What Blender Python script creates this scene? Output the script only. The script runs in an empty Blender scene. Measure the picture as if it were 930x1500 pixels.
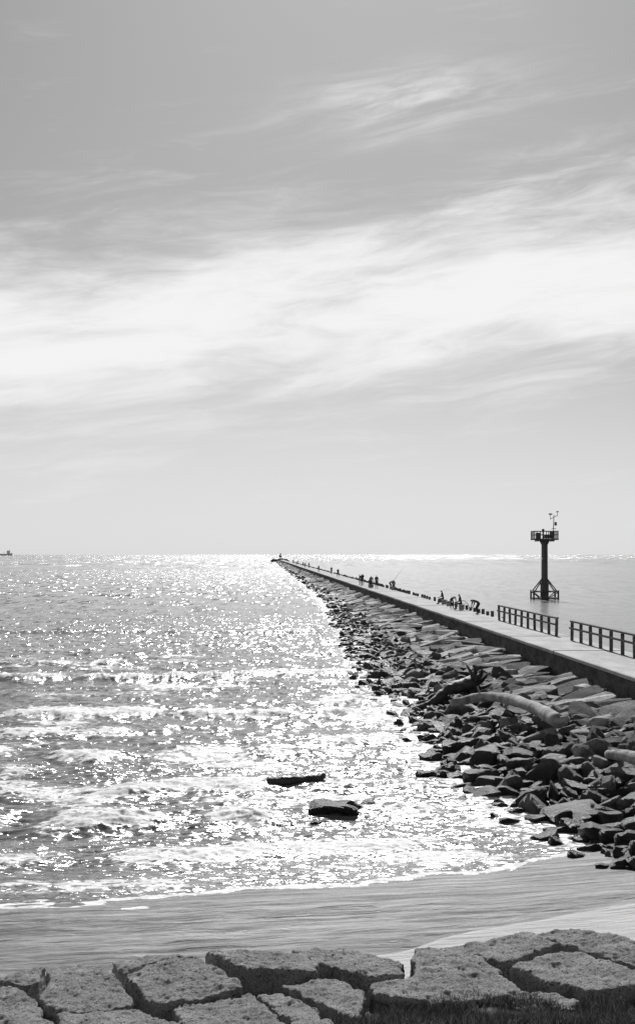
import bpy, bmesh, math, random
import numpy as np
from mathutils import Vector, Matrix, Euler

random.seed(7)
RNG = np.random.default_rng(11)
scene = bpy.context.scene
CAM_H = 6.5
FPX = 2083.0
SUN_AZ, SUN_EL = math.radians(2.5), math.radians(37)
KJ = .0384           # jetty heading

# ------------------------------------------------------------------ helpers
def place(px, py, z):
    """survey helper: sight line from the sea wall -> world point at height z"""
    d = (CAM_H - z) * FPX / (py - 812.0)
    return Vector(((px - 465.0) / FPX * d, d, z))

def JX(xp, Y):          # jetty frame -> world X
    return xp - KJ * Y

def link(ob, parent=None):
    scene.collection.objects.link(ob)
    if parent: ob.parent = parent
    return ob

def mesh_np(name, V, F, mats=(), smooth=False, attrs=None, parent=None, matidx=None):
    V = np.asarray(V, dtype=np.float32); F = np.asarray(F, dtype=np.int32)
    me = bpy.data.meshes.new(name)
    n, k = F.shape
    me.vertices.add(len(V)); me.vertices.foreach_set('co', V.ravel())
    me.loops.add(n * k); me.loops.foreach_set('vertex_index', F.ravel())
    me.polygons.add(n)
    me.polygons.foreach_set('loop_start', np.arange(0, n * k, k, dtype=np.int32))
    me.polygons.foreach_set('loop_total', np.full(n, k, dtype=np.int32))
    me.update(calc_edges=True)
    me.polygons.foreach_set('use_smooth', np.full(n, smooth, dtype=bool))
    for m in mats: me.materials.append(m)
    if matidx is not None: me.polygons.foreach_set('material_index', np.asarray(matidx, dtype=np.int32))
    if attrs:
        for an, arr in attrs.items():
            a = me.attributes.new(an, 'FLOAT', 'POINT')
            a.data.foreach_set('value', np.asarray(arr, dtype=np.float32).ravel())
    return link(bpy.data.objects.new(name, me), parent)

def perlin(x, y, seed=0):
    xi = np.floor(x).astype(np.int64); yi = np.floor(y).astype(np.int64)
    xf = x - xi; yf = y - yi
    def g(ix, iy):
        h = (ix * 374761393 + iy * 668265263 + seed * 1442695041) & 0xffffffff
        h = ((h ^ (h >> 13)) * 1274126177) & 0xffffffff
        h = h ^ (h >> 16)
        a = (h % 62832) / 10000.0
        return np.cos(a), np.sin(a)
    u = xf * xf * xf * (xf * (xf * 6 - 15) + 10); v = yf * yf * yf * (yf * (yf * 6 - 15) + 10)
    def d(ix, iy, fx, fy):
        gx, gy = g(ix, iy); return gx * fx + gy * fy
    a = d(xi, yi, xf, yf); b = d(xi + 1, yi, xf - 1, yf)
    c = d(xi, yi + 1, xf, yf - 1); e = d(xi + 1, yi + 1, xf - 1, yf - 1)
    return (a * (1 - u) + b * u) * (1 - v) + (c * (1 - u) + e * u) * v

def fbm(x, y, o=4, seed=0, g=0.5):
    s = 0; a = 1
    for i in range(o):
        s = s + a * perlin(x * 2 ** i, y * 2 ** i, seed + i * 17); a *= g
    return s

def sstep(a, b, x):
    t = np.clip((x - a) / (b - a), 0, 1); return t * t * (3 - 2 * t)

def grid_faces(nr, nc):
    r = np.arange(nr - 1)[:, None]; c = np.arange(nc - 1)[None, :]
    a = (r * nc + c).ravel()
    return np.stack([a, a + 1, a + nc + 1, a + nc], 1)

# ------------------------------------------------------------------ material helper
class NT:
    def __init__(s, tree): s.t = tree; s.n = tree.nodes; s.l = tree.links
    def new(s, typ, **kw):
        n = s.n.new(typ)
        for k, v in kw.items(): setattr(n, k, v)
        return n
    def setin(s, sock, v):
        if isinstance(v, bpy.types.NodeSocket): s.l.new(v, sock)
        else: sock.default_value = v
    def m(s, op, a, b=0.0, c=0.0, clamp=False):
        n = s.new('ShaderNodeMath', operation=op, use_clamp=clamp)
        s.setin(n.inputs[0], a); s.setin(n.inputs[1], b); s.setin(n.inputs[2], c)
        return n.outputs[0]
    def vm(s, op, a, b=(0, 0, 0)):
        n = s.new('ShaderNodeVectorMath', operation=op)
        s.setin(n.inputs[0], a); s.setin(n.inputs[1], b)
        return n.outputs[0]
    def noise(s, vec, scale, detail=4, rough=.5, dist=0.0):
        n = s.new('ShaderNodeTexNoise')
        s.setin(n.inputs['Vector'], vec); n.inputs['Scale'].default_value = scale
        n.inputs['Detail'].default_value = detail; n.inputs['Roughness'].default_value = rough
        n.inputs['Distortion'].default_value = dist
        return n
    def ss(s, x, a, b, lo=0.0, hi=1.0):
        n = s.new('ShaderNodeMapRange', interpolation_type='SMOOTHSTEP')
        s.setin(n.inputs[0], x); s.setin(n.inputs[1], a); s.setin(n.inputs[2], b)
        s.setin(n.inputs[3], lo); s.setin(n.inputs[4], hi)
        return n.outputs[0]
    def comb(s, x, y, z):
        n = s.new('ShaderNodeCombineXYZ')
        s.setin(n.inputs[0], x); s.setin(n.inputs[1], y); s.setin(n.inputs[2], z)
        return n.outputs[0]
    def sep(s, v):
        n = s.new('ShaderNodeSeparateXYZ'); s.setin(n.inputs[0], v); return n.outputs
    def mixf(s, f, a, b):
        n = s.new('ShaderNodeMix'); s.setin(n.inputs[0], f); s.setin(n.inputs[2], a); s.setin(n.inputs[3], b)
        return n.outputs[0]
    def attr(s, name): return s.new('ShaderNodeAttribute', attribute_name=name).outputs['Fac']
    def grey(s, v): return s.comb(v, v, v)
    def bump(s, h, strength, dist, normal=None):
        n = s.new('ShaderNodeBump'); n.inputs['Strength'].default_value = strength
        n.inputs['Distance'].default_value = dist; s.l.new(h, n.inputs['Height'])
        if normal: s.l.new(normal, n.inputs['Normal'])
        return n.outputs[0]

def newmat(name):
    m = bpy.data.materials.new(name); m.use_nodes = True
    nt = NT(m.node_tree); b = m.node_tree.nodes['Principled BSDF']
    return m, nt, b

def simple_mat(name, lo, hi, scale=3.0, rough=.8, bump=.3, bdist=.02, detail=6, metal=0):
    m, n, b = newmat(name)
    tc = n.new('ShaderNodeTexCoord').outputs['Object']
    nz = n.noise(tc, scale, detail, .65).outputs[0]
    n.l.new(n.grey(n.ss(nz, .3, .7, lo, hi)), b.inputs['Base Color'])
    b.inputs['Roughness'].default_value = rough; b.inputs['Metallic'].default_value = metal
    if bump:
        n2 = n.noise(tc, scale * 5, 5, .6).outputs[0]
        n.l.new(n.bump(n2, bump, bdist), b.inputs['Normal'])
    return m

# ------------------------------------------------------------------ world
w = bpy.data.worlds.new("World"); scene.world = w; w.use_nodes = True
wn = NT(w.node_tree)
bg = w.node_tree.nodes['Background']
sky = wn.new('ShaderNodeTexSky', sky_type='NISHITA')
sky.sun_disc = False; sky.sun_elevation = SUN_EL; sky.sun_rotation = SUN_AZ
sky.air_density = 1.0; sky.dust_density = .6; sky.ozone_density = 1.0
STR = 0.055
bg.inputs[1].default_value = STR
sc = wn.new('ShaderNodeSeparateColor'); wn.l.new(sky.outputs[0], sc.inputs[0])
lum = wn.m('ADD', wn.m('MULTIPLY', sc.outputs[0], .45), wn.m('ADD', wn.m('MULTIPLY', sc.outputs[1], .40), wn.m('MULTIPLY', sc.outputs[2], .15)))
dirv = wn.new('ShaderNodeTexCoord').outputs['Generated']
dx, dy, dz = wn.sep(dirv)
az = wn.m('MULTIPLY', wn.m('ARCTAN2', dx, dy), 20.83)
el = wn.m('MULTIPLY', wn.m('ARCSINE', dz), 20.83)
vp = wn.m('SUBTRACT', el, wn.m('MULTIPLY', az, .09))
wv = wn.comb(wn.m('MULTIPLY', az, .26), wn.m('MULTIPLY', wn.m('SUBTRACT', el, wn.m('MULTIPLY', az, .12)), 1.05), 5.1)
warp = wn.noise(wv, .8, 3, .5).outputs['Color']
wv2 = wn.vm('ADD', wv, wn.vm('MULTIPLY', wn.vm('SUBTRACT', warp, (.5, .5, .5)), (1.3, 1.0, .8)))
N1 = wn.noise(wv2, 1.0, 9, .58).outputs[0]
N2 = wn.noise(wn.vm('MULTIPLY', wv2, (1.0, 1.6, 1.0)), 2.1, 9, .64).outputs[0]
def gauss(x, c, s):
    t = wn.m('DIVIDE', wn.m('SUBTRACT', x, c), s)
    return wn.m('EXPONENT', wn.m('MULTIPLY', wn.m('MULTIPLY', t, t), -1.0))
env = gauss(vp, 3.5, 1.35)
n1c = wn.m('MULTIPLY', wn.m('SUBTRACT', N1, .5), 3.0)
d1 = wn.m('ADD', wn.m('ADD', wn.m('MULTIPLY', env, 1.08), wn.m('MULTIPLY', n1c, wn.m('ADD', wn.m('MULTIPLY', env, .50), .25))), wn.m('MULTIPLY', wn.m('SUBTRACT', N2, .5), 1.35))
D1 = wn.ss(d1, .08, 1.30)
env2 = wn.m('MULTIPLY', gauss(vp, 6.3, .42), gauss(az, 1.3, 1.5))
D2 = wn.m('MULTIPLY', wn.m('MULTIPLY', env2, wn.ss(N2, .30, .75)), .9)
env3 = wn.m('MULTIPLY', gauss(wn.m('SUBTRACT', el, wn.m('MULTIPLY', az, .25)), 4.55, .35), gauss(az, 3.2, 1.6))
D3 = wn.m('MULTIPLY', wn.m('MULTIPLY', env3, wn.ss(N2, .30, .75)), .5)
haze = wn.m('MULTIPLY', wn.ss(wn.m('ADD', el, wn.m('MULTIPLY', az, .12)), -.3, 4.2, 1.0, 0.0), .62)
D = wn.m('MINIMUM', wn.m('ADD', wn.m('ADD', D1, D2), D3), 1.0)
sky1 = wn.mixf(haze, lum, .76 / STR)
skyv = wn.mixf(D, sky1, .90 / STR)
wn.l.new(wn.grey(skyv), bg.inputs[0])

# sun
sd = bpy.data.lights.new('sun', 'SUN'); sd.energy = 4.5; sd.angle = math.radians(.5); sd.color = (1, 1, 1)
so = link(bpy.data.objects.new('sun', sd))
sdir = Vector((math.sin(SUN_AZ) * math.cos(SUN_EL), math.cos(SUN_AZ) * math.cos(SUN_EL), math.sin(SUN_EL)))
so.rotation_euler = (-sdir).to_track_quat('-Z', 'Y').to_euler()
so.location = sdir * 100

# camera
cd = bpy.data.cameras.new('camera'); co = link(bpy.data.objects.new('camera', cd))
co.location = (0, 0, CAM_H); co.rotation_euler = (math.radians(90), 0, 0)
cd.sensor_fit = 'VERTICAL'; cd.sensor_height = 36; cd.lens = 50; cd.shift_y = 62 / 1500
cd.clip_start = .1; cd.clip_end = 60000
scene.camera = co
scene.view_settings.view_transform = 'Standard'; scene.view_settings.look = 'None'; scene.view_settings.exposure = 0

# ------------------------------------------------------------------ shore curves
def shoreY(X):
    return np.interp(X, [-40, -12, -5.8, -.86, 3.2, 4.9, 6.2, 9, 14, 40], [21, 24.3, 25.9, 27.4, 28.8, 30.2, 32.2, 34, 35, 35])
def dryY(X):
    return np.interp(X, [-40, -6, -3.5, -1, 1.24, 2.2, 3.3, 4.4, 5.7, 9, 40], [17, 19.2, 20.2, 21.2, 22.5, 23.5, 24.3, 25.0, 25.6, 26.2, 27])

def sand_z(X, Y):
    s = shoreY(X) + .35 * perlin(X * .35, Y * 0 + 3.1, 5)
    t = s - Y
    z = np.where(t > 0, .035 * t, .06 * t)
    z = np.maximum(z, -2.5)
    dd = dryY(X) + .22 * perlin(X * .9, X * 0 + 1.7, 9) - Y
    z = z + .10 * sstep(-.1, .5, dd) + .05 * sstep(.3, 3, dd)
    z = z + np.where(Y < 17.5, (17.5 - Y) * .235, 0)
    wet = 1 - sstep(-.05, .16, dd + .06 * perlin(X * 4, Y * 4, 19))
    rip = fbm(X * .5 + Y * .15, Y * 3.0 - X * .45, 3, 41) * .06 * sstep(20, 21.5, Y) * (1 - sstep(25.5, 27.5, Y))
    z = z + rip * wet + fbm(X * .7, Y * .7, 4, 21) * .02 + fbm(X * 5, Y * 5, 3, 22) * .008
    return z, wet

ys = np.concatenate([np.linspace(-30, 12, 30, endpoint=False), np.linspace(12, 36, 430, endpoint=False), np.linspace(36, 400, 60)])
xs = np.concatenate([np.linspace(-400, -13, 50, endpoint=False), np.linspace(-13, 13, 380, endpoint=False), np.linspace(13, 400, 50)])
GX, GY = np.meshgrid(xs, ys)
GZ, WET = sand_z(GX, GY)

m_sand, n, b = newmat('sand')
pos = n.new('ShaderNodeNewGeometry').outputs['Position']
wet = n.attr('wet')
big = n.noise(n.vm('MULTIPLY', pos, (.5, 1.8, 1)), 1.2, 6, .6, .6).outputs[0]
fine = n.noise(pos, 60, 4, .7).outputs[0]
dry = n.m('ADD', n.ss(big, .3, .7, .50, .62), n.m('MULTIPLY', n.m('SUBTRACT', fine, .5), .45))
sx_, sy_, sz_ = n.sep(pos)
skew = n.comb(n.m('MULTIPLY', sx_, .30), n.m('SUBTRACT', n.m('MULTIPLY', sy_, 2.6), n.m('MULTIPLY', sx_, .5)), 0.0)
st = n.noise(skew, 1.5, 7, .66, .9).outputs[0]
skew2 = n.comb(n.m('MULTIPLY', sx_, .12), n.m('SUBTRACT', n.m('MULTIPLY', sy_, .9), n.m('MULTIPLY', sx_, .22)), 4.0)
st2 = n.noise(skew2, 1.5, 4, .6, .6).outputs[0]
wetc = n.m('ADD', n.m('MULTIPLY', n.ss(st, .38, .60, .035, .20), n.ss(st2, .35, .62, .50, 1.15)), n.m('MULTIPLY', n.m('SUBTRACT', fine, .5), .12))
n.l.new(n.grey(n.m('MAXIMUM', n.mixf(wet, dry, wetc), .02)), b.inputs['Base Color'])
n.l.new(n.mixf(wet, .95, .50), b.inputs['Roughness'])
n.l.new(n.mixf(wet, .5, .28), b.inputs['Specular IOR Level'])
h = n.m('ADD', n.m('MULTIPLY', st, 1.4), n.m('MULTIPLY', fine, .12))
n.l.new(n.bump(h, .8, .09), b.inputs['Normal'])
mesh_np('sand_beach', np.stack([GX, GY, GZ], -1).reshape(-1, 3), grid_faces(*GX.shape), [m_sand], True, {'wet': WET})

# ------------------------------------------------------------------ sea
NR, NC = 950, 640
Yr = 1 / np.linspace(1 / 21.0, 1 / 25000.0, NR)
t = np.linspace(-1, 1, NC); uu = .30 * t + .9 * t ** 7
WX = (Yr[:, None] + 4) * uu[None, :]; WY = np.repeat(Yr[:, None], NC, 1)
XP = WX + KJ * WY
left = 1 - sstep(9, 14, XP)
rough_side = .25 + .75 * left
shoal = sstep(.3, 7, WY - shoreY(WX))
z = .13 * fbm(WX / 7, WY / 2.6, 3, 1) + .09 * fbm(WX / 1.8, WY / .8, 3, 2) + .045 * fbm(WX / .5, WY / .28, 2, 3)
z = z * rough_side * (.12 + .88 * shoal)
foam = np.zeros_like(z)
def breaker(Y0, slope, xa, xb, A, seed, fo=1.0, trail=1.6):
    global z, foam
    yc = Y0 + slope * WX + 1.9 * perlin(WX / 4.5, WX * 0 + seed, seed) + .6 * perlin(WX / 1.1, WX * 0 + seed, seed + 1)
    tt = WY - yc
    mod = sstep(xa - 2, xa + 1, WX) * (1 - sstep(xb - 1, xb + 2.5, WX)) * np.clip(.7 + 1.4 * perlin(WX / 2.0, WX * 0 + seed * 2.3, seed + 5), .05, 1.3)
    prof = np.where(tt < 0, np.exp(-(tt / .55) ** 2), np.exp(-(tt / 1.8) ** 2))
    z = z + A * .62 * mod * prof
    f = np.where(tt < 0, np.exp(-(tt / .8) ** 2) * .95, np.exp(-(tt / trail) ** 2)) * np.clip(mod * 1.3, 0, 1)
    z = z + .15 * f * np.abs(fbm(WX / .45, WY / .4, 3, seed + 9)) * A / .4
    foam = np.maximum(foam, f * fo)
for a in [(73.5, -.02, -19, -5, .60, 3, .95, 3.6), (77, .03, -5, 4, .34, 4, .7, 3.5), (57, .02, -12, 1.5, .42, 6, 1.05, 3.6), (62, .0, 0, 3.5, .25, 7, .95, 3),
          (46, .05, -11, -2, .36, 8, 1.0, 2.4), (48.5, .0, 0, 3, .32, 10, .95, 2.6), (39.5, .1, -9, 4, .20, 12, .9, 2.2), (34.5, .10, -8.5, -1.5, .34, 14, 1.15, 2.4),
          (36, .0, 1, 6, .14, 15, .7, 1.7), (31.2, .22, -8, 2.5, .16, 17, .9, 1.1), (84, 0, -24, -12, .35, 19, .85, 5), (118, 0, -30, 0, .4, 23, .5, 4), (29.3, .3, -8, 6, .07, 29, .7, .6), (51.5, .04, -14, -8, .25, 31, .8, 2)]:
    breaker(*a)
EDY = [28, 30.9, 32.4, 35.8, 42.6, 60.7, 72, 88.5, 115, 233, 1200]
EDX = [8.3, 7.8, 7.3, 6.4, 5.9, 6.2, 5.95, 6.1, 7.3, 9.2, 10.2]
edge = np.interp(WY, EDY, EDX)
rockfoam = np.exp(-np.clip(edge - XP, 0, 99) ** 2 / 1.8 ** 2) * .68 * (1 - sstep(14, 16, XP)) * (1 - sstep(200, 500, WY))
patch = sstep(.0, .5, fbm(WX / 5.5, WY / 4.0, 4, 77)) * .70 * (1 - sstep(60, 150, WY)) * left
foam = np.maximum(np.maximum(foam, rockfoam), patch)
sz, _ = sand_z(WX, WY)
z += -.01
swash = np.exp(-((z - sz - .01) / .012) ** 2) * (WY < 60)
foam = np.maximum(foam, swash * 1.0)

m_water, n, b = newmat('sea_water')
geo = n.new('ShaderNodeNewGeometry'); pos = geo.outputs['Position']
px_, py_, pz_ = n.sep(pos)
calm = n.ss(n.m('ADD', px_, n.m('MULTIPLY', py_, KJ)), 13, 16)
half = (.5, .5, .5)
def layer(fx, fy, det, rg):
    return n.vm('SUBTRACT', n.noise(n.vm('MULTIPLY', pos, (fx, fy, 0)), 1.0, det, rg).outputs['Color'], half)
L1 = layer(3.8, 7.0, 5, .76)
L2 = layer(2.2, .9, 4, .78)
L3 = layer(.8, .10, 4, .78)
L4 = layer(.22, .008, 4, .78)
lY = n.m('LOGARITHM', py_, 10.0)
w12 = n.ss(lY, 1.55, 1.95); w23 = n.ss(lY, 2.05, 2.4); w34 = n.ss(lY, 2.65, 3.0)
def vmix(f, a, b_):
    m = n.new('ShaderNodeMix', data_type='VECTOR'); n.setin(m.inputs[0], f); n.l.new(a, m.inputs[4]); n.l.new(b_, m.inputs[5]); return m.outputs[1]
LL = vmix(w34, vmix(w23, vmix(w12, L1, L2), L3), L4)
chop = n.ss(n.noise(n.vm('MULTIPLY', pos, (.10, .22, 0)), 1.0, 4, .6).outputs[0], .35, .65, .80, 1.15)
kc = n.ss(lY, 2.75, 3.45, .34, 2.4)
kl = n.ss(lY, 1.55, 2.3, 1.85, 2.5)
k = n.mixf(calm, n.m('MULTIPLY', kl, chop), kc)
nv = n.vm('MULTIPLY', LL, n.comb(n.m('MULTIPLY', k, 1.1), k, 0.0))
nn = n.new('ShaderNodeVectorMath', operation='NORMALIZE')
n.l.new(n.vm('ADD', geo.outputs['Normal'], nv), nn.inputs[0])
f = n.attr('foam')
fn = n.noise(n.vm('MULTIPLY', pos, (.8, 1.3, 0)), 2.8, 9, .74, .5).outputs[0]
fmask = n.ss(n.m('ADD', fn, n.m('MULTIPLY', f, .36)), .65, .82)
wc = n.ss(n.noise(pos, .25, 3, .5).outputs[0], .3, .7, .15, .21)
n.l.new(n.grey(n.mixf(fmask, n.mixf(calm, wc, .10), .85)), b.inputs['Base Color'])
n.l.new(n.mixf(fmask, n.mixf(calm, n.ss(py_, 40, 600, .18, .26), .20), .8), b.inputs['Roughness'])
b.inputs['IOR'].default_value = 1.333
n.l.new(nn.outputs[0], b.inputs['Normal'])
mesh_np('sea_water', np.stack([WX, WY, z], -1).reshape(-1, 3), grid_faces(NR, NC), [m_water], True, {'foam': foam})

# ------------------------------------------------------------------ rocks
def cube_grid(cuts):
    bm = bmesh.new(); bmesh.ops.create_cube(bm, size=2)
    if cuts: bmesh.ops.subdivide_edges(bm, edges=bm.edges[:], cuts=cuts, use_grid_fill=True)
    bm.verts.ensure_lookup_table()
    V = np.array([v.co[:] for v in bm.verts]); F = np.array([[v.index for v in f.verts] for f in bm.faces])
    bm.free(); return V, F
def rock_shape(V, p, kclip, amp, rng):
    v = V / (np.sum(np.abs(V) ** p, 1) ** (1 / p))[:, None]
    for _ in range(kclip):
        nrm = rng.normal(size=3); nrm /= np.linalg.norm(nrm)
        off = rng.uniform(.62, .95)
        v = v - np.maximum(0, v @ nrm - off)[:, None] * nrm
    for i in range(7):
        kk = rng.normal(size=3) * (1.6 + i * 1.3); ph = rng.uniform(0, 6.28)
        v = v * (1 + (amp / (1 + i * .6) * np.sin(v @ kk + ph))[:, None])
    return v
VH, FH = cube_grid(5); VL, FL = cube_grid(2)
rubH = [rock_shape(VH, 4.5, 9, .04, RNG) for _ in range(16)]
slabH = [rock_shape(VH, 9, 3, .018, RNG) for _ in range(10)]
rubL = [rock_shape(VL, 5, 6, .03, RNG) for _ in range(10)]
slabL = [rock_shape(VL, 9, 2, .02, RNG) for _ in range(8)]
class Pile:
    def __init__(s): s.V = []; s.F = []; s.T = []; s.o = 0
    def add(s, shape, F, loc, dims, rot, tone):
        M = np.array(Euler(rot).to_matrix())
        v = (shape * np.array(dims) / 2) @ M.T + np.array(loc)
        s.V.append(v); s.F.append(F + s.o); s.T.append(np.full(len(v), tone)); s.o += len(v)
    def build(s, name, mat, parent=None):
        return mesh_np(name, np.concatenate(s.V), np.concatenate(s.F), [mat], False, {'tone': np.concatenate(s.T)}, parent)

m_rock, n, b = newmat('wet_rock')
geo = n.new('ShaderNodeNewGeometry'); pos = geo.outputs['Position']
rx, ry, rz = n.sep(pos)
tone = n.attr('tone')
nz = n.noise(pos, 1.5, 8, .7).outputs[0]; nf = n.noise(pos, 14, 6, .78).outputs[0]
wetz = n.ss(n.m('ADD', rz, n.m('MULTIPLY', n.m('SUBTRACT', nz, .5), .8)), .25, .95)
dryc = n.m('MULTIPLY', tone, n.m('ADD', n.ss(nz, .3, .7, .5, 1.3), n.m('MULTIPLY', n.m('SUBTRACT', nf, .5), 1.9)))
n.l.new(n.grey(n.m('MAXIMUM', n.mixf(wetz, n.m('MULTIPLY', dryc, .22), dryc), .008)), b.inputs['Base Color'])
n.l.new(n.mixf(wetz, .42, .85), b.inputs['Roughness'])
n.l.new(n.bump(n.m('ADD', nf, n.m('MULTIPLY', nz, 1.5)), .9, .10), b.inputs['Normal'])

def rock_edge(Y): return float(np.interp(Y, EDY, EDX)) + .1
WALL = 13.9
def slope_z(xp, Y):
    e = rock_edge(Y); t = min(max((xp - e) / (WALL - e), 0), 1)
    return -.15 + 1.0 * t ** .85

pile = Pile(); slabs = Pile()
Y = 28.0
R = random.Random(5)
while Y < 1195:
    near = Y < 150
    step = .40 if Y < 70 else (.6 if near else (1.2 if Y < 350 else 3.0))
    e = rock_edge(Y) + R.uniform(-.5, .35)
    if Y < 48: top = 13.8
    elif Y < 70: top = 11.4
    else: top = 9.8
    top = max(top, e + 1.2)
    nx = int((top - e) / (.58 if near else 1.0)) + 1
    for i in range(nx):
        xp = e + (top - e) * (i + R.uniform(0, 1)) / nx
        yy = Y + R.uniform(-.5, .5) * step
        s = R.uniform(.35, .9) * (1.0 if Y > 70 else R.choice([.6, .8, 1, 1.35]))
        if xp > 10 and Y < 55: s *= 1.2
        if not near: s *= 1.35
        zz = slope_z(xp, yy) + R.uniform(-.12, .20)
        dims = (s * R.uniform(.8, 1.6), s * R.uniform(.7, 1.2), s * R.uniform(.4, .8))
        rot = (R.gauss(0, .40), R.gauss(-.1, .35), R.uniform(0, 6.28))
        sh, F = (R.choice(rubH), FH) if near else (R.choice(rubL), FL)
        pile.add(sh, F, (JX(xp, yy), yy, zz), dims, rot, R.uniform(.06, .18) if R.random() < .62 else R.uniform(.25, .45))
    Y += step
Y = 29.0
while Y < 160:
    e = rock_edge(Y)
    for q in range(2):
        xp = e - abs(R.gauss(0, .55)) - .1; s = R.uniform(.2, .55)
        pile.add(R.choice(rubH), FH, (JX(xp, Y), Y + R.uniform(-.3, .3), .0), (s * 1.4, s, s * .7), (R.gauss(0, .3), R.gauss(0, .3), R.uniform(0, 6)), R.uniform(.05, .12))
    Y += R.uniform(.5, 1.4)
for (x0, y0, wpx, h) in [(490, 1186, 66, .34), (470, 1204, 26, .16), (537, 1174, 26, .14), (578, 1180, 30, .18), (624, 1134, 26, .22), (700, 1142, 40, .5), (665, 1102, 36, .6),
                         (525, 940, 26, .6), (556, 992, 24, .5), (905, 1275, 26, .2), (882, 1273, 20, .12), (860, 1243, 34, .16), (640, 1072, 26, .3), (745, 1166, 34, .4), (508, 908, 14, .5), (508, 1183, 40, .32), (465, 1188, 24, .2), (715, 1120, 50, .6),
                         (900, 1236, 40, .45), (925, 1246, 44, .5), (915, 1258, 34, .3), (880, 1228, 36, .4), (840, 1215, 40, .4), (945, 1262, 44, .5), (960, 1244, 60, .6), (890, 1250, 18, .15), (875, 1240, 16, .12), (850, 1230, 20, .15), (925, 1277, 16, .1)]:
    p = place(x0, y0, .05); wd = wpx * p.y / FPX
    gz0 = float(sand_z(np.array([p.x]), np.array([p.y]))[0][0]); gz0 = max(gz0, 0)
    pile.add(R.choice(rubH), FH, (p.x, p.y, gz0 + h * .15), (wd * 1.15, wd * .8, h * 1.3), (R.gauss(0, .08), R.gauss(0, .10), R.uniform(-.4, .4)), .09)
Y = 28
while Y < 1195:
    for xp in (17.9, 19.1, 20.4):
        s = R.uniform(1.0, 1.8)
        pile.add(R.choice(rubL), FL, (JX(xp + R.uniform(-.4, .4), Y), Y, 1.0 - (xp - 17.3) * .42), (s * 1.3, s, s * .7), (R.gauss(0, .3), R.gauss(.2, .3), R.uniform(0, 6)), R.uniform(.1, .2))
    Y += 1.5 if Y < 300 else 3
for i in range(50):
    pile.add(R.choice(rubL), FL, (JX(R.uniform(8, 21), 1202), 1198 + R.uniform(0, 10), R.uniform(-.2, 1.6)), (3, 3, 2), (R.gauss(0, .3), R.gauss(0, .3), R.uniform(0, 6)), .13)
Y = 46.0
while Y < 1190:
    near = Y < 170
    for row, xa in enumerate([12.8, 11.2, 9.8]):
        if Y < 56 and row == 2: continue
        if row == 2 and R.random() < .45: continue
        if R.random() < .12: continue
        xp = xa + R.uniform(-.4, .4); yy = Y + R.uniform(-.3, .3)
        L = R.uniform(1.4, 2.3); W = R.uniform(.4, .85); T = R.uniform(.22, .38)
        sl = math.atan2(.95, WALL - rock_edge(Y))
        yaw = R.gauss(.25, .26)
        rot = (R.gauss(.20, .20), -sl + R.gauss(0, .10), yaw)
        sh, F = (R.choice(slabH), FH) if near else (R.choice(slabL), FL)
        slabs.add(sh, F, (JX(xp, yy), yy, slope_z(xp, yy) + .06 + R.uniform(-.10, .14)), (L, W, T), rot, R.uniform(.08, .20) if R.random() < .38 else R.uniform(.38, .66))
    Y += R.uniform(.8, 1.25) if near else (1.5 if Y < 350 else 2.8)
pile.build('riprap_rocks', m_rock)
slabs.build('armour_stone_slabs', m_rock)

# ------------------------------------------------------------------ jetty
jetty = link(bpy.data.objects.new('stone_jetty', None))
m_deck, n, b = newmat('jetty_concrete')
pos = n.new('ShaderNodeNewGeometry').outputs['Position']
nz = n.noise(n.vm('MULTIPLY', pos, (1, .35, 1)), .9, 8, .7).outputs[0]; nf = n.noise(pos, 9, 6, .7).outputs[0]
n.l.new(n.grey(n.m('ADD', n.ss(nz, .3, .7, .27, .46), n.m('MULTIPLY', n.m('SUBTRACT', nf, .5), .25))), b.inputs['Base Color'])
b.inputs['Roughness'].default_value = .85
n.l.new(n.bump(nf, .4, .03), b.inputs['Normal'])
m_wall, n, b = newmat('jetty_wall_stone')
pos = n.new('ShaderNodeNewGeometry').outputs['Position']
nz = n.noise(n.vm('MULTIPLY', pos, (1, .6, 2)), 1.2, 8, .7).outputs[0]; nf = n.noise(pos, 5, 8, .75).outputs[0]
n.l.new(n.grey(n.ss(n.m('ADD', nz, n.m('MULTIPLY', n.m('SUBTRACT', nf, .5), .6)), .3, .7, .03, .14)), b.inputs['Base Color'])
b.inputs['Roughness'].default_value = .9
n.l.new(n.bump(n.m('ADD', nf, nz), 1.0, .18), b.inputs['Normal'])
ZJ = 1.9
def strip(name, prof, Ys, mat, jit=0):
    V = []; 
    for i, yv in enumerate(Ys):
        for (xp, zz) in prof:
            V.append((JX(xp + (R.uniform(-jit, jit)), yv), yv, zz + R.uniform(-jit, jit) * .6))
    k = len(prof); F = []
    for i in range(len(Ys) - 1):
        for j in range(k):
            j2 = (j + 1) % k
            F.append((i * k + j, (i + 1) * k + j, (i + 1) * k + j2, i * k + j2))
    return mesh_np(name, V, F, [mat], False, None, jetty)
Yw = list(np.arange(14, 200, .7)) + list(np.arange(200, 1197, 4))
W0, W1 = WALL + .05, 17.2
strip('wall', [(W0, -.8), (W0, .6), (W0 - .03, .95), (W0 + .02, 1.25), (W0, ZJ - .16), (W1, ZJ - .16), (W1, -.8)], Yw, m_wall, .035)
V = []; F = []
yb = 14.0
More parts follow.
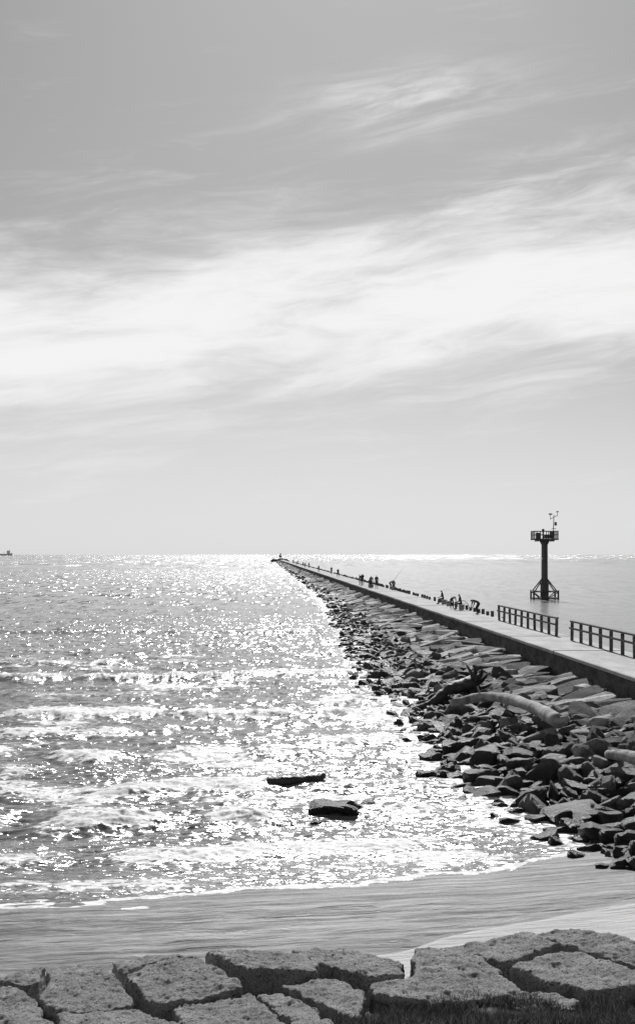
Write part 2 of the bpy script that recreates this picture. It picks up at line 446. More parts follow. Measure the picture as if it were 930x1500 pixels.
while yb < 1194:
    L = 6.0 if yb < 300 else 30; y2 = min(yb + L - .05, 1196)
    o = len(V); dz = R.uniform(-.012, .012); dxj = R.uniform(-.03, .03)
    prof = [(WALL - .04 + dxj, ZJ - .157), (WALL - .04 + dxj, ZJ - .03 + dz), (WALL + dxj, ZJ + dz), (W1 + .05, ZJ + dz), (W1 + .05, ZJ - .157)]
    for yv in (yb, y2):
        for xp, zz in prof: V.append((JX(xp, yv), yv, zz))
    for j in range(4): F.append((o + j, o + 5 + j, o + 6 + j, o + 1 + j))
    F.append((o, o + 1, o + 3, o + 4)); F.append((o + 5, o + 9, o + 8, o + 6))
    yb += L
mesh_np('deck', V, F, [m_deck], False, None, jetty)
V = []
Yc = list(np.arange(27, 200, 1.2)) + list(np.arange(200, 1197, 6))
for yv in Yc:
    e = rock_edge(yv)
    for xp, zz in [(e + .2, -.9), (e + .9, -.3), ((e + WALL) / 2, slope_z((e + WALL) / 2, yv) - .28), (WALL + .1, .6)]:
        V.append((JX(xp + R.uniform(-.15, .15) * (xp < WALL), yv), yv, zz + R.uniform(-.06, .06)))
mesh_np('rubble_core', V, grid_faces(len(Yc), 4), [m_wall], False, None, jetty)

# ------------------------------------------------------------------ generic mesh builder
class Geo:
    def __init__(s): s.bm = bmesh.new()
    def box(s, c, d, rot=None):
        r = bmesh.ops.create_cube(s.bm, size=1)
        M = Matrix.Translation(c) @ (rot.to_matrix().to_4x4() if rot else Matrix()) @ Matrix.Diagonal((*d, 1))
        bmesh.ops.transform(s.bm, matrix=M, verts=r['verts'])
    def cyl(s, a, b2, r1, r2=None, seg=10):
        a = Vector(a); b2 = Vector(b2); r2 = r1 if r2 is None else r2
        L = (b2 - a).length
        r = bmesh.ops.create_cone(s.bm, cap_ends=True, segments=seg, radius1=r1, radius2=r2, depth=L)
        M = Matrix.Translation((a + b2) / 2) @ (b2 - a).to_track_quat('Z', 'Y').to_matrix().to_4x4()
        bmesh.ops.transform(s.bm, matrix=M, verts=r['verts'])
    def sph(s, c, r0, sc=(1, 1, 1), seg=12):
        r = bmesh.ops.create_uvsphere(s.bm, u_segments=seg, v_segments=8, radius=r0)
        bmesh.ops.transform(s.bm, matrix=Matrix.Translation(c) @ Matrix.Diagonal((*sc, 1)), verts=r['verts'])
    def tube(s, pts, radii, seg=10, jit=0):
        rings = []
        pts = [Vector(p) for p in pts]
        for i, p in enumerate(pts):
            d = (pts[min(i + 1, len(pts) - 1)] - pts[max(i - 1, 0)]).normalized()
            q = d.to_track_quat('Z', 'Y'); ring = []
            for k in range(seg):
                a = k / seg * 6.28318; rr = radii[i] * (1 + R.uniform(-jit, jit))
                ring.append(s.bm.verts.new(p + q @ Vector((math.cos(a) * rr, math.sin(a) * rr, 0))))
            rings.append(ring)
        for i in range(len(rings) - 1):
            for k in range(seg):
                s.bm.faces.new((rings[i][k], rings[i][(k + 1) % seg], rings[i + 1][(k + 1) % seg], rings[i + 1][k]))
        s.bm.faces.new(rings[0][::-1]); s.bm.faces.new(rings[-1])
    def out(s, name, mat, parent=None, smooth=False, bevel=0, loc=None):
        me = bpy.data.meshes.new(name); s.bm.to_mesh(me); s.bm.free()
        me.materials.append(mat)
        for p in me.polygons: p.use_smooth = smooth
        ob = link(bpy.data.objects.new(name, me), parent)
        if loc: ob.location = loc
        if bevel:
            m = ob.modifiers.new('b', 'BEVEL'); m.width = bevel; m.segments = 2; m.limit_method = 'ANGLE'
        return ob

m_wood = simple_mat('weathered_wood', .05, .12, 4, .85, .4)
m_drift = simple_mat('driftwood', .18, .50, 2.2, .85, 1.0, .06)
m_darkwood = simple_mat('wet_wood', .02, .06, 3, .6, .6, .04)
m_steel = simple_mat('painted_steel', .05, .10, 2, .6, .1)
m_pile = simple_mat('steel_pile', .07, .16, 1.2, .7, .2)

def railing(Y1, Y2, xp=16.5):
    root = link(bpy.data.objects.new('wooden_railing', None)); root.location = (JX(xp, Y1), Y1, ZJ)
    g = Geo(); L = Y2 - Y1; nb = round(L / 2.2)
    for i in range(nb + 1):
        y = L * i / nb
        g.box((-KJ * y, y, .48), (.15, .16, .96), Euler((R.uniform(-.02, .02), R.uniform(-.03, .03), 0)))
    g.out('posts', m_wood, root, bevel=.012)
    ang = Euler((0, 0, math.atan(KJ)))
    for nm, zc, hh in (('top_rail', 1.02, .09), ('middle_rail', .66, .10)):
        g = Geo(); g.box((-KJ * L / 2 - (.0 if nm == 'top_rail' else .11), L / 2, zc), (.19 if nm == 'top_rail' else .055, L + .3, hh), ang)
        g.out(nm, m_wood, root, bevel=.01)
railing(80, 99.5); railing(44, 76)

g = Geo(); y = 103
while y < 800:
    if R.random() > .12:
        hh = R.uniform(.25, .42)
        g.box((JX(16.95, y), y, ZJ + hh / 2), (.22, .25, hh))
    y += 2.2 if y < 300 else 5
g.out('kerb_stub_posts', m_wood, bevel=.02)

# ------------------------------------------------------------------ marker tower
T = place(797, 878, 0); tower = link(bpy.data.objects.new('channel_marker_tower', None)); tower.location = T
g = Geo()
g.cyl((0, 0, -3), (0, 0, 2.2), .62, .60, 24); g.cyl((0, 0, 2.2), (0, 0, 8.0), .47, .45, 24)
g.cyl((0, 0, 7.9), (0, 0, 8.55), .47, .80, 24); g.cyl((0, 0, 2.15), (0, 0, 2.4), .7, .7, 24)
g.out('column', m_pile, tower, smooth=False)
g = Geo()
g.box((0, 0, 8.66), (3.5, 3.5, .2))
for sx in (-1, 1):
    g.box((sx * 1.1, 0, 8.45), (.16, 3.2, .2))
g.out('upper_deck', m_steel, tower)
g = Geo()
for i in range(5):
    for a, b3 in (((i - 2) * .83, -1.68), ((i - 2) * .83, 1.68)):
        g.box((a, b3, 9.28), (.09, .09, 1.05)); g.box((b3, a, 9.28), (.085, .085, 1.04))
for zc in (9.3, 9.82):
    for sg in (-1, 1):
        g.box((0, sg * 1.68, zc), (3.5, .08, .09)); g.box((sg * 1.68, 0, zc + .003), (.082, 3.4, .09))
g.out('deck_railing', m_steel, tower)
g = Geo()
g.box((-.9, .2, 9.2), (.6, .6, .85)); g.box((.4, -.4, 9.05), (1.0, .5, .5)); g.cyl((-.2, 0, 8.75), (-.2, 0, 9.9), .12); g.sph((-.2, 0, 10.0), .2)
g.box((1.05, .3, 9.3), (.5, .45, 1.0))
g.out('equipment_cabinets', m_steel, tower, bevel=.02)
g = Geo()
g.cyl((1.25, 0, 8.7), (1.35, 0, 12.2), .07, .05, 8); g.cyl((.85, 0, 11.6), (1.85, 0, 12.1), .04, .04, 6)
g.cyl((1.85, 0, 12.0), (1.85, 0, 12.65), .035, .035, 6); g.cyl((.85, 0, 11.5), (.85, 0, 12.2), .035, .035, 6)
g.sph((1.85, 0, 12.65), .14, (1.6, 1, .6)); g.box((.85, 0, 12.3), (.5, .06, .2)); g.cyl((1.0, 0, 10.2), (1.7, 0, 10.2), .04, .04, 6)
g.box((1.6, 0, 10.9), (.3, .25, .5))
g.out('weather_mast', m_steel, tower)
g = Geo()
c = 1.75
for sx in (-1, 1):
    for sy in (-1, 1):
        g.cyl((sx * .35, sy * .35, 2.95), (sx * c, sy * c * .8, .95), .085, .085, 8)
        g.cyl((sx * c, sy * c * .8, -2), (sx * c, sy * c * .8, 1.35), .13, .13, 10)
        g.cyl((sx * .5, sy * .4, .1), (sx * c, sy * c * .8, 1.1), .07, .07, 8)
for zc in (1.15, .18):
    for sg in (-1, 1):
        g.cyl((-c, sg * c * .8, zc), (c, sg * c * .8, zc), .10, .10, 8); g.cyl((sg * c, -c * .8, zc), (sg * c, c * .8, zc), .10, .10, 8)
g.out('fender_frame', m_steel, tower)
g = Geo()
for sg in (-.22, .22): g.cyl((sg, -.62, .3), (sg, -.62, 9.2), .03, .03, 6)
for i in range(28): g.cyl((-.22, -.62, .5 + i * .31), (.22, -.62, .5 + i * .31), .018, .018, 5)
g.out('ladder', m_steel, tower)

bc = link(bpy.data.objects.new('jetty_end_beacon', None)); bc.location = (JX(14.8, 1192), 1192, ZJ)
g = Geo(); g.box((0, 0, .6), (3.4, 2.4, 1.2)); g.out('plinth', m_wall, bc, bevel=.08)
g = Geo()
for sx in (-1, 1):
    for sy in (-1, 1): g.cyl((sx * .9, sy * .8, 1.2), (sx * .5, sy * .5, 4.2), .2, .16, 6)
g.box((0, 0, 4.25), (1.8, 1.6, .2)); g.cyl((0, 0, 4.3), (0, 0, 5.2), .5, .4); g.sph((0, 0, 5.3), .45)
g.box((0, -.9, 2.9), (2.2, .1, 1.8)); g.out('lantern_frame', m_steel, bc)

g = Geo(); g.cyl((0, 0, -.5), (0, 0, .7), 1.1, 1.1, 16); g.cyl((0, 0, .7), (0, 0, 3.2), .8, .25, 10); g.sph((0, 0, 3.4), .35)
for a in range(4): g.cyl((math.cos(a * 1.57) * .9, math.sin(a * 1.57) * .9, .7), (math.cos(a * 1.57) * .2, math.sin(a * 1.57) * .2, 3.1), .06, .06, 6)
g.out('channel_buoy', m_pile, loc=(299 / FPX * 2600, 2600, 0))
m_haze = simple_mat('ship_haze_grey', .76, .80, .05, .8, 0)  # distance haze put into the ship's pale base colour
ship = link(bpy.data.objects.new('cargo_ship', None))
ship.location = ((-6 - 465) / FPX * 7600, 7600, 0)
bm = bmesh.new()
secs = [(-85, 9, 11), (-78, 12, 10), (60, 12, 9), (78, 7, 11), (92, .4, 13)]
rg = []
for x, hw, hh in secs: rg.append([bm.verts.new(v) for v in ((x, -hw, hh), (x - (3 if x > 80 else 0), -hw * .8, -1), (x - (3 if x > 80 else 0), hw * .8, -1), (x, hw, hh))])
for a, b4 in zip(rg, rg[1:]):
    for k in range(4): bm.faces.new((a[k], a[(k + 1) % 4], b4[(k + 1) % 4], b4[k]))
bm.faces.new(rg[0]); bm.faces.new(rg[-1][::-1])
me = bpy.data.meshes.new('hull'); bm.to_mesh(me); bm.free(); me.materials.append(m_haze); link(bpy.data.objects.new('hull', me), ship)
g = Geo(); g.box((70, 0, 17), (14, 18, 14)); g.box((68, 0, 25), (9, 20, 3)); g.cyl((76, 0, 20), (76, 0, 30), 2, 1.6); 
g.out('superstructure', m_haze, ship, bevel=.4)
g = Geo()
for x in (-55, -20, 15, 45): g.cyl((x, 0, 8), (x, 0, 22), .8, .5); g.cyl((x, 0, 13), (x + 12, 0, 19), .4, .3)
g.out('deck_cranes', m_haze, ship)

# ------------------------------------------------------------------ driftwood
def curve_pts(ctrl, nseg):
    out = []; C = [Vector(c) for c in ctrl]
    P = [C[0] * 2 - C[1]] + C + [C[-1] * 2 - C[-2]]
    for i in range(1, len(P) - 2):
        for k in range(nseg):
            t = k / nseg; a, b5, c5, d5 = P[i - 1], P[i], P[i + 1], P[i + 2]
            out.append(.5 * ((2 * b5) + (-a + c5) * t + (2 * a - 5 * b5 + 4 * c5 - d5) * t * t + (-a + 3 * b5 - 3 * c5 + d5) * t ** 3))
    out.append(C[-1]); return out
def log(name, ctrl, r0, r1, mat, branches=(), jit=.07):
    g = Geo(); pts = curve_pts(ctrl, 7); k = len(pts)
    g.tube(pts, [(r0 + (r1 - r0) * i / (k - 1)) * (1 + R.uniform(-.07, .07)) for i in range(k)], 16, jit)
    for c2, a, b6 in branches:
        p2 = curve_pts(c2, 5); g.tube(p2, [a + (b6 - a) * i / (len(p2) - 1) for i in range(len(p2))], 8, .12)
    return g.out(name, mat, smooth=True)
c = [place(662, 1030, 1.0), place(705, 1021, 1.15), place(745, 1024, 1.25), place(785, 1038, 1.3), place(818, 1057, 1.25)]
log('driftwood_log', c, .15, .24, m_drift, [([c[4] + Vector((-.1, .1, 0)), c[4] + Vector((.25, -.25, .12))], .16, .1), ([c[2], c[2] + Vector((.1, .05, .32))], .07, .04), ([c[1], c[1] + Vector((-.15, .1, .4))], .05, .02)])
c = [place(604, 1040, .1), place(630, 1030, .35), place(650, 1014, .75), place(668, 1006, .95)]
rt = place(690, 1000, 1.0)
br = [([rt, rt + Vector((math.cos(a) * R.uniform(.3, .6), R.uniform(-.5, .3), math.sin(a) * R.uniform(.3, .6))), rt + Vector((math.cos(a + .4) * R.uniform(.6, .9), R.uniform(-.6, .4), math.sin(a + .4) * R.uniform(.5, .9)))], .16, .03) for a in np.linspace(.1, 5.9, 13)]
log('driftwood_stump', c + [rt], .09, .30, m_darkwood, br, .15)
c = [place(392, 1146, .08), place(420, 1144, .13), place(450, 1142, .13), place(473, 1140, .18)]
log('floating_log', c, .13, .12, m_darkwood, [([c[3], c[3] + Vector((.03, 0, .14))], .07, .05)], .12)
c = [place(890, 1105, 1.0), place(915, 1107, 1.1), place(945, 1116, 1.1)]
log('driftwood_log', c, .12, .2, m_drift)

# ------------------------------------------------------------------ foreground blocks
m_block, n, b = newmat('granite_block')
tc = n.new('ShaderNodeNewGeometry').outputs['Position']
n1 = n.noise(tc, 2.2, 8, .7).outputs[0]; n2 = n.noise(tc, 42, 6, .9).outputs[0]; n3 = n.noise(tc, 13, 6, .7).outputs[0]
vo = n.new('ShaderNodeTexVoronoi'); n.l.new(tc, vo.inputs['Vector']); vo.inputs['Scale'].default_value = 26
pit = n.ss(n.m('ADD', vo.outputs['Distance'], n.m('MULTIPLY', n.m('SUBTRACT', n3, .5), 1.6)), .05, .30)
colr = n.m('MULTIPLY', n.m('ADD', n.ss(n1, .3, .7, .30, .58), n.m('MULTIPLY', n.m('SUBTRACT', n2, .5), 2.4)), n.mixf(pit, .32, 1.0))
n.l.new(n.grey(n.m('MINIMUM', n.m('MAXIMUM', colr, .02), .8)), b.inputs['Base Color'])
b.inputs['Roughness'].default_value = .9
n.l.new(n.bump(n.m('ADD', n.m('ADD', n2, n3), n.m('MULTIPLY', pit, .8)), 1.0, .06), b.inputs['Normal'])
tex1 = bpy.data.textures.new('lump', 'CLOUDS'); tex1.noise_scale = .22; tex1.noise_depth = 5
tex2 = bpy.data.textures.new('grit', 'CLOUDS'); tex2.noise_scale = .06; tex2.noise_depth = 3
RB = random.Random(3)
def block(poly, z, depth=.75, tilt=(0, 0), lump=.12):
    pts = [place(x, y, z) for x, y in poly]
    P2 = []
    for i, p in enumerate(pts):
        q = pts[(i + 1) % len(pts)]; P2.append(p)
        L = (q - p).length
        if L > .4:
            k = max(int(L / .2), 2)
            nrm = Vector((-(q - p).y, (q - p).x, 0)).normalized()
            for j in range(1, k): P2.append(p.lerp(q, j / k) + nrm * RB.uniform(-.045, .045))
    pts = P2
    c = sum(pts, Vector()) / len(pts)
    tilt = (tilt[0] + RB.uniform(-.07, .07), tilt[1] + RB.uniform(-.05, .05))
    bm = bmesh.new()
    vs = [bm.verts.new(((p.x - c.x) * .965, (p.y - c.y) * .965, tilt[0] * (p.x - c.x) + tilt[1] * (p.y - c.y))) for p in pts]
    f = bm.faces.new(vs); 
    f.normal_update()
    if f.normal.z < 0: f.normal_flip()
    r = bmesh.ops.extrude_face_region(bm, geom=[f])
    for v in r['geom']:
        if isinstance(v, bmesh.types.BMVert): v.co.z -= depth; v.co.x *= 1.03; v.co.y *= 1.03
    bmesh.ops.recalc_face_normals(bm, faces=bm.faces)
    me = bpy.data.meshes.new('granite_block'); bm.to_mesh(me); bm.free(); me.materials.append(m_block)
    ob = link(bpy.data.objects.new('granite_block', me)); ob.location = c
    m = ob.modifiers.new('b', 'BEVEL'); m.width = .03; m.segments = 2; m.limit_method = 'ANGLE'; m.angle_limit = .8
    m = ob.modifiers.new('r', 'REMESH'); m.mode = 'VOXEL'; m.voxel_size = .022; m.use_smooth_shade = True
    m = ob.modifiers.new('d', 'DISPLACE'); m.texture = tex1; m.strength = lump; m.mid_level = .5; m.texture_coords = 'GLOBAL'
    m = ob.modifiers.new('e', 'DISPLACE'); m.texture = tex2; m.strength = .05; m.mid_level = .5; m.texture_coords = 'GLOBAL'
    return ob
blocks = [
 ([(-60, 1448), (30, 1446), (52, 1462), (80, 1500), (70, 1530), (-70, 1530)], 1.05, .7, (0, 0)),
 ([(74, 1416), (120, 1412), (160, 1420), (178, 1440), (198, 1472), (90, 1484), (56, 1462)], 1.12, .7, (0, 0)),
 ([(182, 1424), (215, 1411), (290, 1404), (318, 1420), (362, 1447), (270, 1462), (225, 1462)], 1.15, .6, (0, .02)),
 ([(298, 1392), (400, 1391), (450, 1397), (470, 1410), (468, 1420), (372, 1420), (335, 1410)], 1.18, .75, (0, .03)),
 ([(425, 1390), (520, 1387), (560, 1398), (594, 1410), (596, 1428), (540, 1432), (478, 1416)], 1.10, .6, (0, 0)),
 ([(248, 1472), (368, 1450), (390, 1472), (436, 1520), (290, 1530)], 1.08, .6, (0, .02)),
 ([(376, 1450), (408, 1446), (460, 1475), (505, 1520), (446, 1520)], 1.05, .6, (0, .0)),
 ([(408, 1438), (478, 1430), (535, 1450), (530, 1500), (470, 1470)], 1.08, .6, (0, .0)),
 ([(604, 1390), (680, 1387), (722, 1410), (768, 1445), (738, 1456), (640, 1468), (545, 1458), (538, 1442), (602, 1430)], 1.12, .7, (.0, .0)),
 ([(652, 1382), (780, 1366), (822, 1386), (742, 1408), (724, 1406)], 1.02, .6, (0, .02)),
 ([(780, 1366), (846, 1360), (940, 1383), (1000, 1400), (940, 1414), (870, 1394)], 1.05, .6, (0, .02)),
 ([(744, 1410), (800, 1392), (850, 1392), (940, 1424), (960, 1445), (860, 1452), (800, 1436)], 1.16, .7, (-.02, .02)),
 ([(735, 1458), (790, 1452), (850, 1464), (845, 1476), (750, 1476)], 1.05, .5, (0, .0)),
 ([(82, 1484), (205, 1474), (268, 1500), (270, 1530), (90, 1530)], 1.10, .6, (0, .0)),
 ([(-20, 1434), (70, 1412), (60, 1440), (30, 1444)], .85, .5, (0, .0)),
 ([(160, 1410), (215, 1398), (290, 1396), (210, 1412), (180, 1425)], .85, .5, (0, .0)),
 ([(945, 1420), (1080, 1410), (1120, 1450), (960, 1460)], 1.1, .6, (0, 0)),
 ([(-200, 1440), (-80, 1430), (-65, 1500), (-210, 1500)], 1.1, .6, (0, 0)),
]
for bl in blocks: block(*bl)

# ------------------------------------------------------------------ soil + grass
m_soil = simple_mat('soil', .05, .12, 5, .95, .6, .03)
def soil_z(SX, SY):
    zs, _ = sand_z(SX, SY)
    ed = 19.2 + .12 * SX + .3 * perlin(SX * .8, SX * 0, 4)
    SZ = np.where(SY < ed, zs + .25 * sstep(0, 1.6, ed - SY), zs - .15) + .04 * fbm(SX * 3, SY * 3, 3, 6)
    gb = (1 - sstep(17.45, 17.85, SY)) * sstep(.3, 1.0, SX)
    return SZ * (1 - gb) + np.maximum(SZ, 1.0 + .05 * fbm(SX * 2, SY * 2, 2, 66)) * gb
xs2 = np.linspace(-14, 14, 300); ys2 = np.linspace(8, 20.4, 200)
SX, SY = np.meshgrid(xs2, ys2)
mesh_np('soil_bank', np.stack([SX, SY, soil_z(SX, SY)], -1).reshape(-1, 3), grid_faces(*SX.shape), [m_soil], True)
m_grass, n, b = newmat('dry_grass')
tone = n.attr('tone')
n.l.new(n.grey(tone), b.inputs['Base Color']); b.inputs['Roughness'].default_value = .7
NB = 60000
gx = RNG.uniform(.2, 7.0, NB); gy = RNG.uniform(15.2, 18.0, NB)
bound = 17.5 + .5 * fbm(gx * .9, gx * 0 + 2, 4, 3)
bound = np.where(gx < .9, bound - (.9 - gx) * 1.6, bound)
dens = fbm(gx * 2.2, gy * 2.2, 3, 8)
keep = (gy < bound) & (dens > -.22)
gx, gy = gx[keep], gy[keep]
m_ = len(gx); gz = soil_z(gx, gy) - .01
hh = RNG.uniform(.04, .15, m_) * (1 + dens[keep]); a = RNG.uniform(0, 6.28, m_); wd = RNG.uniform(.003, .008, m_); ln = RNG.uniform(.02, .12, m_); b7 = RNG.uniform(0, 6.28, m_)
cx, sx = np.cos(a) * wd, np.sin(a) * wd; lx, ly = np.cos(b7) * ln, np.sin(b7) * ln
def P3(x, y, z_): return np.stack([x, y, z_], -1)
VV = np.stack([P3(gx - cx, gy - sx, gz), P3(gx + cx, gy + sx, gz), P3(gx + cx * .7 + lx * .4, gy + sx * .7 + ly * .4, gz + hh * .6), P3(gx - cx * .7 + lx * .4, gy - sx * .7 + ly * .4, gz + hh * .6),
               P3(gx + lx + .0008, gy + ly, gz + hh), P3(gx + lx - .0008, gy + ly, gz + hh)], 1).reshape(-1, 3)
o = np.arange(m_)[:, None] * 6
FF = np.concatenate([o + np.array([[0, 1, 2, 3]]), o + np.array([[3, 2, 4, 5]])])
TN = np.repeat(RNG.choice([.04, .07, .12, .18, .40], m_), 6)
mesh_np('grass', VV, FF, [m_grass], False, {'tone': TN})

# ------------------------------------------------------------------ people
def cloth(name, v):
    return simple_mat(name, v * .85, v * 1.15, 8, .85, .2, .01)
m_skin = simple_mat('skin', .24, .30, 6, .55, 0); m_hair = simple_mat('hair', .02, .04, 20, .6, .2); m_shoe = simple_mat('shoes', .03, .06, 6, .6, 0)
shirts = [cloth('shirt_dark', .04), cloth('shirt_mid', .16), cloth('shirt_light', .45)]
pants = [cloth('trousers_dark', .03), cloth('trousers_mid', .10)]
def person(loc, heading, pose='stand', hgt=1.75, sh=0, pa=0, sit=.45):
    J = dict(pel=(0, 0, .96), sp=(0, .0, 1.14), ch=(0, 0, 1.34), nk=(0, 0, 1.49), hd=(0, .02, 1.60), tp=(0, .0, 1.70), ns=(0, .12, 1.60),
             Ls=(-.18, 0, 1.42), Le=(-.24, -.03, 1.14), Lw=(-.25, .06, .90), Rs=(.18, 0, 1.42), Re=(.24, -.03, 1.14), Rw=(.25, .06, .90),
             Lh=(-.10, 0, .90), Lk=(-.12, .02, .50), La=(-.13, -.02, .08), Lt=(-.14, .15, .03), Rh=(.10, 0, .90), Rk=(.12, .02, .50), Ra=(.13, -.02, .08), Rt=(.14, .15, .03))
    if pose == 'walk':
        J.update(Lk=(-.11, .18, .53), La=(-.11, .26, .10), Lt=(-.11, .43, .06), Rk=(.11, -.06, .50), Ra=(.11, -.34, .14), Rt=(.11, -.20, .03), Le=(-.24, -.16, 1.18), Lw=(-.24, -.10, .93), Re=(.24, .10, 1.17), Rw=(.22, .28, 1.02))
    if pose == 'fish':
        J.update(Le=(-.22, .14, 1.18), Lw=(-.08, .38, 1.16), Re=(.22, .10, 1.16), Rw=(.05, .32, 1.08))
    if pose in ('sit', 'sitfish'):
        dz = sit - .90 + .08
        for k in ('pel', 'sp', 'ch', 'nk', 'hd', 'tp', 'ns', 'Ls', 'Rs', 'Lh', 'Rh'):
            x, y, z_ = J[k]; J[k] = (x, y + (z_ - .9) * .22, z_ + dz)
        J.update(Le=(-.25, .18, .74), Lw=(-.14, .42, .66), Re=(.25, .18, .74), Rw=(.14, .42, .66),
                 Lk=(-.15, .44, .50), La=(-.15, .42, .08), Lt=(-.16, .59, .03), Rk=(.15, .44, .50), Ra=(.15, .50, .08), Rt=(.16, .67, .03))
    if pose == 'bend':
        J.update(pel=(0, -.12, .88), sp=(0, .04, 1.00), ch=(0, .24, 1.08), nk=(0, .38, 1.10), hd=(0, .50, 1.08), tp=(0, .58, 1.12), ns=(0, .56, .98),
                 Ls=(-.18, .30, 1.06), Le=(-.22, .36, .80), Lw=(-.14, .46, .56), Rs=(.18, .30, 1.06), Re=(.22, .36, .80), Rw=(.14, .46, .56),
                 Lh=(-.10, -.12, .84), Lk=(-.13, .06, .48), La=(-.13, -.06, .08), Lt=(-.14, .11, .03), Rh=(.10, -.12, .84), Rk=(.13, .06, .48), Ra=(.13, -.06, .08), Rt=(.14, .11, .03))
    rad = dict(pel=.135, sp=.125, ch=.15, nk=.06, hd=.098, tp=.075, ns=.016, Ls=.075, Le=.048, Lw=.032, Rs=.075, Re=.048, Rw=.032, Lh=.095, Lk=.065, La=.045, Lt=.035, Rh=.095, Rk=.065, Ra=.045, Rt=.035)
    E = [('pel', 'sp', 1), ('sp', 'ch', 1), ('ch', 'nk', 1), ('nk', 'hd', 0), ('hd', 'tp', 3), ('hd', 'ns', 0), ('ch', 'Ls', 1), ('Ls', 'Le', 1), ('Le', 'Lw', 0), ('ch', 'Rs', 1), ('Rs', 'Re', 1), ('Re', 'Rw', 0),
         ('pel', 'Lh', 2), ('Lh', 'Lk', 2), ('Lk', 'La', 2), ('La', 'Lt', 4), ('pel', 'Rh', 2), ('Rh', 'Rk', 2), ('Rk', 'Ra', 2), ('Ra', 'Rt', 4)]
    for s in 'LR':   # palm, four fingers and a thumb
        wv_ = Vector(J[s + 'w']); dv = (wv_ - Vector(J[s + 'e'])).normalized(); side = dv.cross(Vector((0, 1, .2))).normalized()
        if side.length < .5: side = Vector((1, 0, 0))
        pm = wv_ + dv * .07; J[s + 'p'] = tuple(pm); rad[s + 'p'] = .034; E.append((s + 'w', s + 'p', 0))
        for i, ln in enumerate((.065, .078, .072, .055)):
            J[f'{s}f{i}'] = tuple(pm + dv * ln + side * (i - 1.5) * .024); rad[f'{s}f{i}'] = .009; E.append((s + 'p', f'{s}f{i}', 0))
        J[s + 'th'] = tuple(wv_ + dv * .06 - side * .06); rad[s + 'th'] = .010; E.append((s + 'p', s + 'th', 0))
    keys = list(J); idx = {k: i for i, k in enumerate(keys)}
    me = bpy.data.meshes.new('body'); me.from_pydata([J[k] for k in keys], [(idx[a], idx[b8]) for a, b8, _ in E], [])
    ob = link(bpy.data.objects.new('body', me))
    ob.modifiers.new('s', 'SKIN'); sub = ob.modifiers.new('u', 'SUBSURF'); sub.levels = 1; sub.render_levels = 1
    sv = me.skin_vertices[0].data
    for k in keys:
        sv[idx[k]].radius = (rad[k], rad[k] * (.8 if k in ('ch', 'sp') else 1)); sv[idx[k]].use_root = (k == 'pel')
    ob.name = 'person_tmp'
    return ob, J, E, loc, heading, hgt, sh, pa
PEOPLE = []
def addp(*a, **k): PEOPLE.append((a, k))
def finish_people():
    tmp = [person(*a, **k) for a, k in PEOPLE]
    sc2 = bpy.data.scenes.new('tmp')
    for t_ in tmp: sc2.collection.objects.link(t_[0])
    vl = sc2.view_layers[0]; vl.update(); dg = vl.depsgraph; dg.update()
    for ob, J, E, loc, heading, hgt, sh, pa in tmp:
        m2 = bpy.data.meshes.new_from_object(ob.evaluated_get(dg))
        m2.materials.clear()
        for m in (m_skin, shirts[sh], pants[pa], m_hair, m_shoe): m2.materials.append(m)
        C = np.array([p.center[:] for p in m2.polygons]); best = np.full(len(C), 9.); bi = np.zeros(len(C), int)
        for a, b9, mi in E:
            A = np.array(J[a]); ab = np.array(J[b9]) - A
            t = np.clip(((C - A) @ ab) / (ab @ ab), 0, 1); dd = np.linalg.norm(C - A - t[:, None] * ab, axis=1)
            s_ = dd < best; best[s_] = dd[s_]; bi[s_] = mi
        m2.polygons.foreach_set('material_index', bi.astype(np.int32)); m2.polygons.foreach_set('use_smooth', np.ones(len(C), bool))
        o2 = link(bpy.data.objects.new('person', m2))
        s = hgt / 1.75; o2.scale = (s, s, s); o2.location = loc; o2.rotation_euler = (0, 0, heading)
    for t_ in tmp: bpy.data.objects.remove(t_[0])
    bpy.data.scenes.remove(sc2)
def onj(xp, Y):
    xp = xp + (.0084 * Y if Y < 230 else 1.0)
    return Vector((JX(min(xp, 17.1), Y), Y, ZJ + .005))
m_box = cloth('cooler_plastic', .30); m_lid = cloth('cooler_lid', .55)
def cooler(loc, rz=0):
    e = link(bpy.data.objects.new('cooler_box', None)); e.location = loc; e.rotation_euler = (0, 0, rz)
    g = Geo(); g.box((0, 0, .19), (.62, .38, .36)); g.out('tub', m_box, e, bevel=.03)
    g = Geo(); g.box((0, 0, .41), (.66, .42, .075)); g.out('lid', m_lid, e, bevel=.02)
    g = Geo(); g.box((-.35, 0, .30), (.04, .22, .03)); g.box((.35, 0, .30), (.04, .22, .03)); g.out('handles', m_steel, e)
def rod(base, tip):
    base = Vector(base); tip = Vector(tip); mid = (base + tip) / 2 + Vector((0, 0, .12))
    g = Geo(); pts = curve_pts([base, mid, tip], 5); g.tube(pts, [.022 - .014 * i / (len(pts) - 1) for i in range(len(pts))], 6)
    d = (tip - base).normalized(); g.cyl(base + d * .35 + Vector((0, 0, -.1)), base + d * .35 + Vector((.06, 0, -.1)), .05)
    g.out('fishing_rod', m_steel)
pi = math.pi
addp(onj(15.5, 109), pi / 2 + .3, 'bend', 1.72, 0, 0)
cooler(onj(15.45, 118), 1.5); addp(onj(15.45, 118.0), pi / 2, 'sit', 1.72, 0, 0)
addp(onj(15.0, 120.5), -.6, 'bend', 1.55, 1, 0)
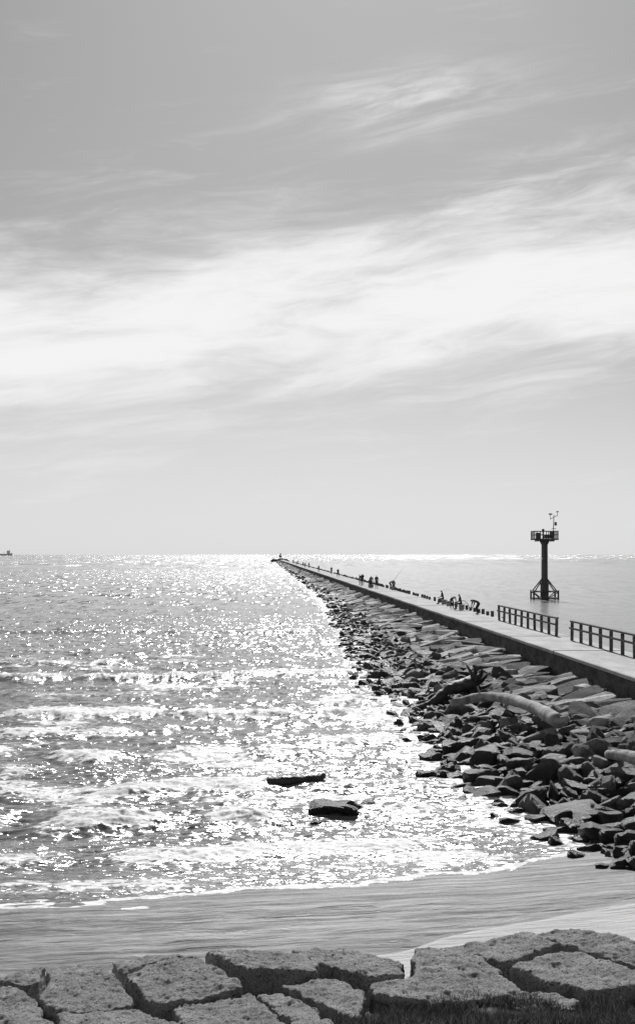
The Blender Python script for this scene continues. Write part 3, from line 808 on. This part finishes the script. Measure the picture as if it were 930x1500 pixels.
cooler(onj(15.5, 127), 1.4); cooler(onj(15.55, 131), 1.6); addp(onj(15.5, 131), pi / 2, 'sit', 1.7, 0, 1)
g = Geo()
arc = [(math.cos(a) * .62, 0, math.sin(a) * .85) for a in np.linspace(0, pi, 13)]
g.tube(arc, [.022] * 13, 6); g.cyl((-.62, 0, 0), (.62, 0, 0), .02)
for i in range(-4, 5):
    xx = i * .13; g.cyl((xx, 0, 0), (xx, 0, .85 * math.sqrt(max(0, 1 - (xx / .62) ** 2))), .006, .006, 4)
for zc in (.2, .4, .6): hw = .62 * math.sqrt(1 - (zc / .85) ** 2); g.cyl((-hw, 0, zc), (hw, 0, zc), .006, .006, 4)
g.out('landing_net', m_steel, loc=onj(15.2, 115.5))
addp(onj(13.65, 191), .2, 'stand', 1.82, 0, 0); addp(onj(13.1, 193.5), pi - .2, 'walk', 1.74, 1, 0)
addp(onj(15.2, 187), -pi / 2 + .3, 'bend', 1.72, 0, 0); cooler(onj(15.3, 183.4)); addp(onj(15.3, 183.4), 0, 'sitfish', 1.7, 1, 0)
cooler(onj(13.25, 196), 0.3); addp(onj(13.2, 196), .3, 'sit', 1.75, 0, 0)
addp(onj(12.78, 210), .4, 'stand', 1.70, 0, 0); addp(onj(13.15, 213), 2.8, 'fish', 1.76, 0, 1); addp(onj(12.85, 216), 1.6, 'stand', 1.6, 0, 0)
rod(onj(15.4, 186) + Vector((0, 0, .9)), onj(15.4, 188) + Vector((1.6, 0, 2.8)))
def far(xp, Y, pose, sh=0, h=1.75): addp(onj(xp, Y), R.uniform(0, 6.28), pose, h, sh, 0)
far(14.2, 288, 'walk'); far(14.9, 330, 'stand'); far(13.6, 372, 'stand', 1); far(14.2, 470, 'walk'); far(13.4, 486, 'stand'); far(15.3, 505, 'fish'); far(14.4, 545, 'stand')
far(13.5, 610, 'stand'); far(14.9, 640, 'walk', 1); far(14, 700, 'stand'); far(15.2, 760, 'stand'); far(13.4, 800, 'stand'); far(14.4, 900, 'walk'); far(15, 1000, 'stand')
finish_people()
print('done', len(bpy.data.objects))
